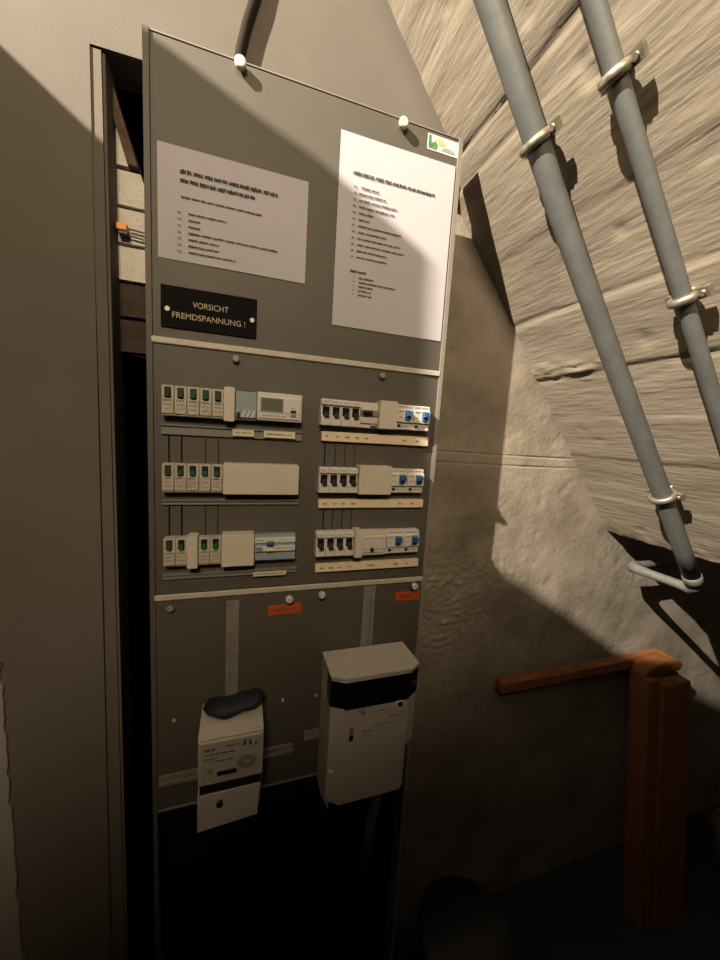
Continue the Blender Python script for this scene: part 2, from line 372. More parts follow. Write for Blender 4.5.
# label holder rails and strips of the middle cover
for z0, z1 in ((-0.019, -0.0035), (-0.1305, -0.122), (-0.255, -0.2455)):
    b = MB(); b.box(0.019, 0.2355, -0.008, 0.0, z1-0.0022, z1).box(0.019, 0.2355, -0.0045, 0.0, z0, z1-0.0022)
    b.build('label_rail', 'plastic_grey', p2)
def marks(parent, x0, x1, z, h, y, mt='ink_soft', gap=0.0):
    """a run of tiny print at the front of a label, too blurred to read in the photograph"""
    b = MB(); x = x0
    while x < x1 - 0.0006:
        wd = random.uniform(0.0007, 0.0015)
        if random.random() > 0.13:
            hh = h*random.uniform(0.55, 1.0)
            b.quad([(x, y, z-hh/2), (min(x+wd, x1), y, z-hh/2), (min(x+wd, x1), y, z+hh/2), (x, y, z+hh/2)])
        x += wd + 0.00045
    return b.build('print', mt, parent)
random.seed(11)
rows = ((-0.017, 0.000, 'top'), (-0.137, -0.121, 'middle'), (-0.2575, -0.242, 'bottom'))
for i, (z0, z1, nm) in enumerate(rows):
    s = thing('label_strip', (0.374, -0.004, z0), 'cream label strip with small marks under the %s right row of breakers' % nm, 'label strip', 'cream label strips')
    MB().box(0.2695, 0.478, -0.008, 0.0, z0, z1, 0.0008).build('strip', 'label_cream', s)
    for k in range(5 if i == 0 else 4): marks(s, 0.277+0.0176*k, 0.285+0.0176*k, (z0+z1)/2, 0.0042, -0.00815)
    if i == 2: marks(s, 0.370, 0.385, (z0+z1)/2, 0.0042, -0.00815)
    marks(s, 0.424, 0.433, (z0+z1)/2, 0.0042, -0.00815); marks(s, 0.450, 0.458, (z0+z1)/2, 0.0042, -0.00815)
for x0, x1, z0, z1, lab in ((0.123, 0.156, -0.016, -0.0055, 'small pale label left of the other under the digital timer row'), (0.172, 0.223, -0.016, -0.0050, 'wider pale label under the timer with the display'),
                            (0.160, 0.216, -0.2570, -0.2490, 'pale label on the rail under the bottom left row')):
    s = thing('device_label', ((x0+x1)/2, -0.008, z0), lab, 'label', 'pale labels on the left rails')
    MB().box(x0, x1, -0.0095, -0.0082, z0, z1).build('tag', 'label_pale' if z0 > -.1 else 'plastic_cream', s)
    marks(s, x0+0.004, x1-0.004, (z0+z1)/2, 0.0035, -0.0096, 'ink_soft' if z0 > -.1 and x0 > .15 else 'ink_faint')
# dark wiring-diagram lines scored into the middle cover
for xs_, z0, z1, wd in (((0.029, 0.0470), -0.063, -0.019, 0.0022), ((0.082, 0.1015), -0.063, -0.019, 0.0011), ((0.029, 0.0470), -0.184, -0.131, 0.0024), ((0.0825, 0.1015), -0.184, -0.131, 0.0012),
                        ((0.278,), -0.062, -0.017, 0.0020), ((0.2975, 0.3150, 0.3335), -0.062, -0.017, 0.0009), ((0.281,), -0.179, -0.137, 0.0022), ((0.2985, 0.3160, 0.3345), -0.179, -0.137, 0.0011)):
    for x in xs_:
        MB().box(x-wd/2, x+wd/2, -0.0007, 0.0004, z0, z1).build('scored_line', 'sign_black', p2)

# ------------------------------------------------------------------ devices in the rows
MW = 0.0176
ORD = ('first', 'second', 'third', 'fourth', 'fifth')
def base_of(x0, x1, z0): return ((x0+x1)/2, -0.008, z0)
def fuse_switch(x0, z0, z1, label, green=True):
    x1 = x0 + MW - 0.0004; t = thing('fuse_switch', base_of(x0, x1, z0), label, 'circuit breaker', 'old fuse switches on the left')
    MB().box(x0, x1, -0.017, 0.0, z0, z1, 0.0008).box(x0+0.0006, x1-0.0006, -0.0195, -0.016, z0+0.003, z0+0.026, 0.0007).build('body', 'plastic_old', t)
    zc = z1 - 0.0105; xc = (x0+x1)/2
    MB().box(xc-0.0047, xc+0.0047, -0.0178, -0.0165, zc-0.0080, zc+0.0080, 0.0004).build('lever_slot', 'plastic_black' if green else 'lever_brown', t)
    MB().hexa([(xc-0.0036, -0.0176, zc-0.006), (xc+0.0036, -0.0176, zc-0.006), (xc+0.0036, -0.0176, zc+0.0005), (xc-0.0036, -0.0176, zc+0.0005)],
              [(xc-0.0030, -0.0245, zc-0.0062), (xc+0.0030, -0.0245, zc-0.0062), (xc+0.0030, -0.0235, zc-0.0022), (xc-0.0030, -0.0235, zc-0.0022)]).build('lever', 'lever_green' if green else 'lever_brown', t)
    for q in range(3): marks(t, x0+0.003, x1-0.003, z0+0.0225-0.0062*q, 0.0030, -0.0197, 'ink_soft' if q == 0 else 'ink_faint')
    return t
random.seed(5)
for i in range(5): fuse_switch(0.022+MW*i, 0.0095, 0.0545, '%s green-levered fuse switch from the left in the top left row' % ORD[i] if i else 'brown-levered fuse switch at the left end of the top left row', i > 0)
for i in range(5): fuse_switch(0.0215+MW*i, -0.1085, -0.0635, '%s fuse switch from the left in the middle left row, with a green lever' % ORD[i] if i else 'brown-levered fuse switch at the left end of the middle left row', i > 0)
for i, x in enumerate((0.0225, 0.0400, 0.0735, 0.0910)):
    fuse_switch(x, -0.2285, -0.1825, ('brown-levered fuse switch at the left end of the bottom left row', 'fuse switch just left of the narrow blank in the bottom left row', 'fuse switch just right of the narrow blank in the bottom left row', 'fuse switch beside the square blank cover in the bottom left row')[i], i > 0)

def mini_breaker(x0, z0, z1, label):
    x1 = x0 + MW - 0.0004; xc = (x0+x1)/2
    t = thing('circuit_breaker', base_of(x0, x1, z0), label, 'circuit breaker', 'slim breakers on the right')
    MB().box(x0, x1, -0.016, 0.0, z0, z1, 0.0007).box(x0, x1, -0.020, -0.015, z0+0.0005, z0+0.017, 0.0007).box(x0, x1, -0.020, -0.015, z1-0.010, z1-0.001, 0.0007).build('body', 'plastic_white', t)
    zc = z0 + 0.0245
    MB().box(xc-0.0058, xc+0.0058, -0.0185, -0.0155, zc-0.0078, zc+0.0078, 0.0005).build('toggle_slot', 'sign_black', t)
    MB().hexa([(xc-0.0045, -0.0184, zc-0.0060), (xc+0.0045, -0.0184, zc-0.0060), (xc+0.0045, -0.0184, zc+0.0010), (xc-0.0045, -0.0184, zc+0.0010)],
              [(xc-0.0042, -0.0270, zc-0.0085), (xc+0.0042, -0.0270, zc-0.0085), (xc+0.0042, -0.0265, zc-0.0050), (xc-0.0042, -0.0265, zc-0.0050)]).build('toggle', 'plastic_black', t)
    marks(t, x0+0.004, x1-0.004, z1-0.005, 0.0022, -0.0202, 'ink_faint')
for r, (x00, z0, z1) in enumerate(((0.2645, 0.010, 0.055), (0.2665, -0.1075, -0.0625), (0.2665, -0.224, -0.179))):
    for i in range(4): mini_breaker(x00+MW*i, z0, z1, '%s slim white breaker from the left with black toggle in the %s right row' % (ORD[i], ('top', 'middle', 'bottom')[r]))

def rcbo(x0, z0, z1, label):
    x1 = x0 + 0.0342; t = thing('residual_current_breaker', base_of(x0, x1, z0), label, 'circuit breaker', 'blue-toggled residual current breakers')
    bd = MB().box(x0, x1, -0.016, 0.0, z0, z1, 0.0008).box(x0+0.0004, x1-0.0004, -0.0205, -0.015, z0+0.013, z1-0.0085, 0.001).build('body', 'plastic_white', t)
    xc = x0 + 0.0225; zc = (z0+z1)/2 + 0.004
    MB().box(xc-0.0062, xc+0.0062, -0.0212, -0.020, zc-0.010, zc+0.009, 0.0004).build('toggle_slot', 'plastic_grey', t)
    MB().hexa([(xc-0.005, -0.021, zc-0.004), (xc+0.005, -0.021, zc-0.004), (xc+0.005, -0.021, zc+0.007), (xc-0.005, -0.021, zc+0.007)],
              [(xc-0.0046, -0.031, zc-0.0015), (xc+0.0046, -0.031, zc-0.0015), (xc+0.0046, -0.030, zc+0.0070), (xc-0.0046, -0.030, zc+0.0070)]).build('toggle', 'toggle_blue', t)
    MB().box(xc-0.004, xc+0.004, -0.0235, -0.0205, zc-0.0095, zc-0.0045, 0.0006).build('toggle_grip', 'toggle_blue', t)
    marks(t, x0+0.003, x0+0.013, zc+0.006, 0.003, -0.0207, 'ink_soft'); marks(t, x0+0.003, x0+0.012, zc-0.004, 0.0022, -0.0207, 'ink_faint')
    marks(t, x0+0.004, x1-0.004, z1-0.004, 0.0028, -0.0162, 'ink_faint')
    b = MB(); b.box(x0+0.005, x0+0.0105, -0.019, -0.0155, z0+0.005, z0+0.0095, 0.0006).build('test_button', 'plastic_black', t)
    marks(t, x0+0.013, x1-0.005, z0+0.0065, 0.0025, -0.0162, 'ink_faint')
for r, (x00, z0, z1) in enumerate(((0.4025, 0.0115, 0.0565), (0.4005, -0.1065, -0.0615), (0.4015, -0.2245, -0.1795))):
    for i in range(2): rcbo(x00+0.0346*i, z0, z1, 'blue-toggled breaker at the %s of the pair ending the %s right row' % (('left', 'right')[i], ('top', 'middle', 'bottom')[r]))

def blank(x0, x1, z0, z1, label):
    t = thing('blanking_cover', base_of(x0, x1, z0), label, 'cover', 'plain blanking covers')
    MB().box(x0, x1, -0.026, 0.0, z0, z1, 0.0012, 2).build('cover', 'plastic_cream', t)
    MB().box(x0+0.0007, x1-0.0007, -0.0262, -0.0255, z0+0.0007, z0+0.0015).build('lip', 'plastic_old', t)
blank(0.1100, 0.1255, 0.006, 0.059, 'narrow cream blank between the fuse switches and the blue-grey timer')
blank(0.1100, 0.2300, -0.1100, -0.0600, 'widest cream blanking cover, filling the middle left row')
blank(0.0575, 0.0730, -0.2310, -0.1780, 'narrow cream blank splitting the fuse switches of the bottom left row')
blank(0.1090, 0.1600, -0.2310, -0.1770, 'nearly square cream blanking cover in the bottom left row')
blank(0.3685, 0.4020, 0.010, 0.060, 'upright cream blanking cover in the top right row')
blank(0.3375, 0.4000, -0.1090, -0.0570, 'square cream blanking cover in the middle right row')
blank(0.3370, 0.3515, -0.2270, -0.1755, 'narrow cream blank in the bottom right row')

# blue-grey timer and the white timer with its display, top left row
t = thing('time_relay', base_of(0.126, 0.160, 0.010), 'blue-grey plastic relay beside the white digital timer', 'relay')
MB().box(0.1262, 0.1595, -0.014, 0.0, 0.010, 0.055, 0.0008).box(0.1267, 0.159, -0.018, -0.013, 0.0135, 0.027, 0.0006).build('body', 'plastic_bluegrey', t)
for k in range(3): MB().hexa([(0.135+k*0.0075, -0.0181, 0.0145), (0.1385+k*0.0075, -0.0181, 0.0145), (0.1385+k*0.0075, -0.0178, 0.0150), (0.135+k*0.0075, -0.0178, 0.0150)],
      [(0.139+k*0.0075, -0.0186, 0.0245), (0.1425+k*0.0075, -0.0186, 0.0245), (0.1425+k*0.0075, -0.018, 0.0250), (0.139+k*0.0075, -0.018, 0.0250)]).build('print', 'plastic_white', t)
MB().cyl((0.131, -0.0175, 0.019), (0.131, -0.022, 0.019), 0.0032, n=10).build('dial', 'plastic_black', t)
t = thing('digital_timer', base_of(0.160, 0.232, 0.012), 'white digital timer with a dark display in the top left row', 'timer')
MB().box(0.1600, 0.2320, -0.018, 0.0, 0.0115, 0.0565, 0.0010).box(0.1625, 0.2295, -0.0205, -0.017, 0.0145, 0.0500, 0.0012).build('body', 'plastic_white', t)
MB().box(0.1650, 0.2010, -0.0213, -0.020, 0.0260, 0.0480, 0.0006).build('bezel', 'plastic_grey', t)
MB().box(0.1670, 0.1990, -0.0216, -0.021, 0.0278, 0.0462).build('display', 'display', t)
MB().box(0.2130, 0.2220, -0.0225, -0.020, 0.0265, 0.0305, 0.0006).build('button', 'plastic_black', t)
MB().box(0.2130, 0.2220, -0.0225, -0.020, 0.0200, 0.0235, 0.0006).build('button', 'plastic_grey', t)
MB().box(0.1625, 0.2295, -0.0208, -0.0203, 0.0244, 0.0252).build('seam', 'plastic_grey', t)
marks(t, 0.168, 0.205, 0.0195, 0.0026, -0.0207, 'ink_faint'); marks(t, 0.214, 0.222, 0.034, 0.002, -0.0207, 'ink_faint')
# four-pole residual current switch, bottom left row
t = thing('residual_current_switch', base_of(0.161, 0.230, -0.228), 'wide pale switch with a blue toggle ending the bottom left row', 'switch')
MB().box(0.1610, 0.2300, -0.014, 0.0, -0.2280, -0.1815, 0.0008).box(0.1615, 0.2295, -0.0185, -0.013, -0.2105, -0.1990, 0.0008).build('body', 'plastic_bluegrey', t)
MB().box(0.1615, 0.2295, -0.0170, -0.013, -0.1955, -0.1860, 0.0006).build('upper_band', 'plastic_white', t)
MB().box(0.1615, 0.2295, -0.0170, -0.013, -0.2255, -0.2140, 0.0006).build('lower_band', 'plastic_bluegrey', t)
MB().box(0.1625, 0.2290, -0.0190, -0.018, -0.2095, -0.2000, 0.0004).build('middle_band', 'plastic_white', t)
MB().box(0.1805, 0.1925, -0.0265, -0.0165, -0.1975, -0.1915, 0.0012).build('toggle', 'toggle_blue', t)
MB().box(0.1805, 0.1925, -0.0225, -0.0185, -0.2085, -0.2045, 0.0008).build('test_button', 'label_cream', t)
MB().box(0.1635, 0.1745, -0.0195, -0.0185, -0.2085, -0.2015).build('rating_plate', 'plastic_grey', t)
marks(t, 0.164, 0.177, -0.1905, 0.003, -0.0172, 'ink_faint'); marks(t, 0.196, 0.226, -0.2045, 0.0022, -0.0192, 'ink_faint')
# grey two-module switch, top right row
t = thing('residual_current_switch', base_of(0.335, 0.368, 0.010), 'grey two-module switch between slim breakers and blank in the top right row', 'switch')
MB().box(0.3352, 0.3682, -0.0145, 0.0, 0.0100, 0.0550, 0.0008).build('body', 'plastic_white', t)
MB().box(0.3356, 0.3680, -0.0180, -0.0138, 0.0310, 0.0420, 0.0008).build('toggle_bed', 'plastic_grey', t)
MB().box(0.3380, 0.3560, -0.0255, -0.0175, 0.0345, 0.0400, 0.0012).build('toggle', 'plastic_black', t)
MB().box(0.3356, 0.3680, -0.0180, -0.0138, 0.0180, 0.0290, 0.0008).build('lower_band', 'plastic_cream', t)
MB().box(0.3550, 0.3660, -0.0190, -0.0140, 0.0105, 0.0150, 0.0006).build('test_button', 'toggle_blue', t)
# cream three-module relay, bottom right row
t = thing('surge_relay', base_of(0.352, 0.401, -0.226), 'cream three-module device with one small black knob in the bottom right row', 'relay')
MB().box(0.3520, 0.4010, -0.0180, 0.0, -0.2255, -0.1790, 0.0010).box(0.3530, 0.4000, -0.0205, -0.017, -0.2200, -0.1880, 0.0010).build('body', 'plastic_cream', t)
MB().cyl((0.3715, -0.020, -0.2135), (0.3715, -0.0245, -0.2135), 0.0035, n=12).build('knob', 'plastic_black', t)
marks(t, 0.356, 0.366, -0.2135, 0.002, -0.0207, 'ink_faint'); marks(t, 0.377, 0.398, -0.2135, 0.0035, -0.0207, 'ink_faint'); marks(t, 0.356, 0.372, -0.193, 0.002, -0.0207, 'ink_faint'); marks(t, 0.386, 0.397, -0.193, 0.002, -0.0207, 'ink_faint')

# ------------------------------------------------------------------ papers, sign, stickers
def sheet(x0, x1, z0, z1, nx=10, nz=10, lift=0.0, seed=0):
    b = MB(); G = []
    for i in range(nx+1):
        col = []
        for j in range(nz+1):
            u, v = i/nx, j/nz
            y = -0.0008 - lift*0.5*(1+noise.noise(Vector((u*2.2+seed, v*2.2, 0.5)))) 
            col.append(b.bm.verts.new((x0+(x1-x0)*u, y, z0+(z1-z0)*v)))
        G.append(col)
    for i in range(nx):
        for j in range(nz):
            f = b.bm.faces.new([G[i][j], G[i+1][j], G[i+1][j+1], G[i][j+1]]); f.smooth = True
    for e_ in b.bm.edges:
        if e_.is_boundary: e_.smooth = False
    r = bmesh.ops.extrude_face_region(b.bm, geom=b.bm.faces[:])
    bmesh.ops.translate(b.bm, vec=(0, 0.0004, 0), verts=[v for v in r['geom'] if isinstance(v, bmesh.types.BMVert)])
    for f in b.bm.faces: f.smooth = False
    return b
def print_lines(parent, lines, y):
    for x0, x1, z, h, mt in lines:
        b = MB(); x = x0
        while x < x1:
            word = random.uniform(0.006, 0.017); xe = min(x+word, x1)
            while x < xe - 0.0004:
                wd = random.uniform(0.0008, 0.0014)*(h/0.0032 if h > 0.004 else 1); hh = h*random.choice((0.70, 0.74, 0.78, 0.95)); o_ = random.choice((0, 0, 0.08, -0.08))*h
                b.quad([(x, y, z+o_-hh/2), (min(x+wd, xe), y, z+o_-hh/2), (min(x+wd, xe), y, z+o_+hh/2), (x, y, z+o_+hh/2)]); x += wd + 0.00035
            x += 0.0009
        b.build('print_line', mt, parent)
random.seed(21)
pp = thing('paper_notice', (0.124, 0, 0.237), 'landscape white paper notice, the smaller sheet at the upper left of the board', 'paper')
sheet(0.0165, 0.231, 0.2375, 0.3905, lift=0.0012, seed=1).build('sheet', 'paper', pp)
ln = [(0.046, 0.184, 0.3585, 0.0062, 'ink'), (0.046, 0.151, 0.3465, 0.0062, 'ink'), (0.047, 0.161, 0.3245, 0.0034, 'ink')]
for k, x1 in enumerate((0.110, 0.073, 0.073, 0.187, 0.099, 0.099, 0.124)):
    z = 0.3035 - k*0.0088
    ln.append((0.057, x1, z, 0.0033, 'ink'))
    ln.append((0.0425, 0.0475, z, 0.0030, 'ink_faint'))
print_lines(pp, ln, -0.0024)
pp = thing('paper_notice', (0.384, 0, 0.180), 'tall white paper sheet, the larger list at the upper right of the board', 'paper')
sheet(0.2795, 0.4895, 0.1805, 0.4795, lift=0.0014, seed=5, nz=14).build('sheet', 'paper', pp)
ln = [(0.303, 0.453, 0.4225, 0.0052, 'ink')]
for k, (x0, x1) in enumerate(((0.318, 0.350), (0.314, 0.363), (0.316, 0.385), (0.316, 0.381), (0.316, 0.342), (0.316, 0.336), (0.316, 0.395), (0.316, 0.368), (0.316, 0.394), (0.316, 0.402), (0.316, 0.370), (0.316, 0.371))):
    z = 0.4025 - k*0.0098
    ln.append((x0, x1, z, 0.0034, 'ink'))
    ln.append((0.3055, 0.3105, z, 0.0030, 'ink_soft'))
ln.append((0.306, 0.335, 0.2715, 0.0042, 'ink'))
for k, x1 in enumerate((0.350, 0.390, 0.350, 0.346, 0.347)):
    ln.append((0.322, x1, 0.2620-k*0.0068, 0.0034, 'ink')); ln.append((0.3115, 0.315, 0.2620-k*0.0068, 0.0028, 'ink_faint'))
print_lines(pp, ln, -0.0026)

sg = thing('warning_sign', (0.088, 0, 0.140), 'black engraved sign reading VORSICHT FREMDSPANNUNG in gold letters', 'sign')
MB().box(0.0195, 0.1565, -0.003, 0.0, 0.1405, 0.2005, 0.0006).build('plate', 'sign_black', sg)
def text(s, cx, cz, h, width, mt, parent, y):
    cu = bpy.data.curves.new('lettering', 'FONT'); cu.body = s; cu.size = 1.0; cu.align_x = 'CENTER'; cu.extrude = 0.0
    o = bpy.data.objects.new('lettering_tmp', cu); COL.objects.link(o)
    bpy.context.view_layer.update()
    me = bpy.data.meshes.new_from_object(o.evaluated_get(bpy.context.evaluated_depsgraph_get()))
    bpy.data.objects.remove(o)
    xs_ = [v.co.x for v in me.vertices]; ys_ = [v.co.y for v in me.vertices]
    x0, x1, y0, y1 = min(xs_), max(xs_), min(ys_), max(ys_)
    org = ORG[parent.name]
    for v in me.vertices:
        v.co = Vector((cx + ((v.co.x-x0)/(x1-x0)-0.5)*width, y, cz + ((v.co.y-y0)/(y1-y0)-0.5)*h)) - org
    me.name = 'lettering'; me.materials.clear(); me.materials.append(MATS[mt])
    ob = bpy.data.objects.new('lettering', me); COL.objects.link(ob); ob.parent = parent
text('VORSICHT', 0.0885, 0.1775, 0.0085, 0.051, 'sign_gold', sg, -0.0032)
text('FREMDSPANNUNG !', 0.0870, 0.1595, 0.0085, 0.104, 'sign_gold', sg, -0.0032)
for x, z in ((0.0285, 0.1665), (0.1495, 0.1675)):
    MB().cyl((x, -0.002, z), (x, -0.0055, z), 0.0034, n=12).build('screw', 'knob_pale', sg)

st = thing('maker_sticker', (0.465, 0, 0.494), 'small white sticker with a green and yellow emblem in the top right corner', 'sticker')
MB().box(0.4325, 0.4925, -0.0006, 0.0, 0.4940, 0.5185).build('backing', 'sticker_white', st)
MB().prism([(0.4340, 0.4965), (0.4500, 0.4960), (0.4525, 0.5030), (0.4480, 0.5100), (0.4470, 0.5160), (0.4340, 0.5165)], -0.0009, -0.0006, 'y').build('emblem', 'sticker_green', st)
MB().prism([(0.4405, 0.5060), (0.4460, 0.5062), (0.4475, 0.5150), (0.4395, 0.5150)], -0.0012, -0.0009, 'y').build('emblem', 'sticker_white', st)
MB().prism([(0.4540, 0.5040), (0.4660, 0.5050), (0.4670, 0.5090), (0.4600, 0.5140), (0.4520, 0.5150), (0.4500, 0.5090)], -0.0009, -0.0006, 'y').build('emblem', 'sticker_yellow', st)
MB().prism([(0.4590, 0.4975), (0.4860, 0.4970), (0.4875, 0.5000), (0.4760, 0.5040), (0.4650, 0.5035)], -0.0009, -0.0006, 'y').build('emblem', 'sticker_grey', st)
for x0, x1, z0, z1, lab in ((0.1875, 0.2475, -0.3365, -0.3175, 'orange warning label under the pale knob left of centre'), (0.4365, 0.4915, -0.3315, -0.3125, 'orange warning label at the right edge of the lower cover')):
    s = thing('orange_label', ((x0+x1)/2, 0, z0), lab, 'label', 'orange warning labels')
    MB().box(x0, x1, -0.0012, 0.0, z0, z1, 0.0004).build('plate', 'label_orange', s)
    marks(s, x0+0.012, x1-0.010, (z0+z1)/2, 0.0065, -0.0013, 'wood_brown')

# ------------------------------------------------------------------ meters
def warp(x, y, z): return (x, y, z)
mt_ = thing('electricity_meter', (0.131, -0.04, -0.665), 'small cream electricity meter with a round dial, on the left rail', 'meter', 'electricity meters')
b = MB()
b.prism([(-0.004, -0.665), (-0.004, -0.485), (-0.062, -0.485), (-0.080, -0.4885), (-0.083, -0.494), (-0.080, -0.575), (-0.060, -0.590), (-0.055, -0.660)], 0.0805, 0.1800, 'x', bev=0.0025)
body = b.build('case', 'meter_white', mt_)
MB().prism([(-0.0815, -0.497), (-0.0835, -0.497), (-0.0812, -0.572), (-0.0790, -0.572)], 0.0845, 0.1760, 'x').build('front_plate', 'meter_label', mt_)
MB().hexa([(0.0800, -0.010, -0.660), (0.1780, -0.010, -0.655), (0.1780, -0.010, -0.586), (0.0800, -0.010, -0.586)],
          [(0.0805, -0.084, -0.652), (0.1730, -0.084, -0.645), (0.1765, -0.082, -0.590), (0.0800, -0.082, -0.590)])\
    .build('terminal_cover', 'meter_white', mt_)
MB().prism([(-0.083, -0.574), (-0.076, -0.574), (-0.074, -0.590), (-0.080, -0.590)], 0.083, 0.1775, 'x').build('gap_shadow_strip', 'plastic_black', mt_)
b = MB(); cx, cz = 0.1545, -0.5405
ring = [(cx+0.0150*math.cos(q), cz+0.0120*math.sin(q)) for q in [2*math.pi*k/24 for k in range(24)]]
b.prism(ring, -0.0845, -0.081, 'y').build('dial', 'plastic_grey', mt_)
b = MB(); ring = [(cx+0.0035*math.cos(q), cz+0.0030*math.sin(q)) for q in [2*math.pi*k/12 for k in range(12)]]
b.prism(ring, -0.0850, -0.084, 'y').build('dial_hub', 'meter_label', mt_)
MB().box(0.109, 0.139, -0.0838, -0.081, -0.5575, -0.5510).build('register_window', 'plastic_black', mt_)
random.seed(8)
for x0, x1, z, h, mm in ((0.089, 0.106, -0.508, 0.006, 'ink_soft'), (0.120, 0.143, -0.506, 0.004, 'ink_soft'), (0.089, 0.135, -0.517, 0.004, 'ink_soft'), (0.089, 0.110, -0.524, 0.004, 'ink_faint'), (0.104, 0.135, -0.530, 0.003, 'ink_soft'),
                         (0.089, 0.103, -0.545, 0.010, 'ink_faint'), (0.148, 0.153, -0.506, 0.012, 'ink'), (0.157, 0.162, -0.507, 0.013, 'ink'), (0.166, 0.170, -0.511, 0.006, 'ink')):
    marks(mt_, x0, x1, z, h, -0.0842, mm)
MB().cyl((0.1135, -0.082, -0.6075), (0.1135, -0.0875, -0.6075), 0.0050, n=10).build('seal_screw', 'plastic_black', mt_)
# dark cap lying on top of the left meter
b = MB(); G = []
for i in range(13):
    for_ = []
    u = i/12
    for k in range(12):
        q = 2*math.pi*k/12
        r = 0.0075*(1-abs(2*u-1)**8)*(1+0.45*noise.noise(Vector((u*4, k*0.5, 1)))) + 0.0015
        for_.append(b.bm.verts.new((0.0830+0.101*u, -0.026 - 2.7*r*math.cos(q) - 0.006*math.sin(3.1*u), -0.4785 + 0.007*u + r*(0.85+0.55*u)*math.sin(q))))
    G.append(for_)
for i in range(12):
    for k in range(12):
        f = b.bm.faces.new([G[i][k], G[i][(k+1) % 12], G[i+1][(k+1) % 12], G[i+1][k]]); f.smooth = True
b.bm.faces.new(G[0]); b.bm.faces.new(G[-1])
b.build('folded_cloth', 'cap_blue', label='dark blue folded cloth lying on top of the small meter', cat='cloth')

m2 = thing('electricity_meter', (0.376, -0.05, -0.715), 'large white electricity meter with a black band, at the right of the board', 'meter', 'electricity meters')
up = [(0.291, -0.004), (0.291, -0.078), (0.314, -0.090), (0.440, -0.090), (0.461, -0.076), (0.459, -0.004)]
def inset(poly, d): return [(x + (d if x < 0.37 else -d), y + (d if y < -0.03 else 0)) for x, y in poly]
MB().prism(up, -0.4215, -0.418, 'z', bev=0.001).prism(inset(up, 0.002), -0.4800, -0.4215, 'z').build('case_top', 'meter_white', m2)
MB().prism([(x, min(y, -0.050)) for x, y in inset(up, 0.0012)], -0.4760, -0.4275, 'z').build('window_band', 'meter_band', m2)
MB().prism([(0.2925, -0.004), (0.2925, -0.077), (0.3145, -0.088), (0.4385, -0.088), (0.459, -0.074), (0.457, -0.004)], -0.575, -0.4760, 'z').build('case_middle', 'meter_white', m2)
MB().prism([(0.293, -0.004), (0.293, -0.072), (0.3150, -0.087), (0.4340, -0.087), (0.4445, -0.078), (0.4445, -0.004)], -0.668, -0.575, 'z')\
    .prism([(0.293, -0.004), (0.293, -0.040), (0.300, -0.072), (0.305, -0.004)], -0.690, -0.668, 'z').build('terminal_cover', 'meter_white', m2)
MB().box(0.355, 0.398, -0.0910, -0.088, -0.4550, -0.4515).build('band_print', 'sign_black', m2)
MB().box(0.446, 0.452, -0.0845, -0.080, -0.458, -0.449).build('band_sensor', 'lever_brown', m2)
MB().cyl((0.350, -0.086, -0.4890), (0.350, -0.0905, -0.4890), 0.0042, n=12).build('optical_port', 'plastic_grey', m2)
MB().cyl((0.421, -0.086, -0.4880), (0.421, -0.0895, -0.4880), 0.0090, n=16).build('seal_plug', 'plastic_white', m2)
MB().cyl((0.421, -0.089, -0.4850), (0.421, -0.0912, -0.4850), 0.0050, n=12).build('seal_wire', 'plastic_black', m2)
MB().box(0.3270, 0.3345, -0.0887, -0.087, -0.541, -0.515).build('code_plate', 'plastic_grey', m2)
MB().box(0.3275, 0.3340, -0.0895, -0.087, -0.541, -0.530, 0.0008).build('code_window', 'plastic_black', m2)
for x0, x1, z, h, mm in ((0.341, 0.352, -0.484, 0.003, 'ink'), (0.360, 0.365, -0.484, 0.003, 'ink'), (0.370, 0.400, -0.492, 0.003, 'ink_faint'), (0.400, 0.424, -0.508, 0.005, 'ink_faint'), (0.372, 0.402, -0.520, 0.004, 'ink_faint'), (0.350, 0.372, -0.528, 0.006, 'ink_faint'), (0.345, 0.360, -0.536, 0.003, 'ink_faint')):
    marks(m2, x0, x1, z, h, -0.0882, mm)
for z in (-0.545, -0.605): MB().box(0.2955, 0.3035, -0.081, -0.070, z-0.0025, z+0.0025).build('catch', 'plastic_cream', m2)
MB().cyl((0.452, -0.040, -0.600), (0.462, -0.040, -0.600), 0.006, n=10).build('side_screw', 'plastic_black', m2)
MB().tube([(0.425, -0.020, -0.668), (0.425, -0.022, -0.70), (0.425, -0.010, -0.75), (0.42, 0.006, -0.85), (0.41, 0.014, -1.0)], 0.011, 12).build('meter_cable', 'plastic_grey', label='thick grey cable dropping from the large meter', cat='cable')

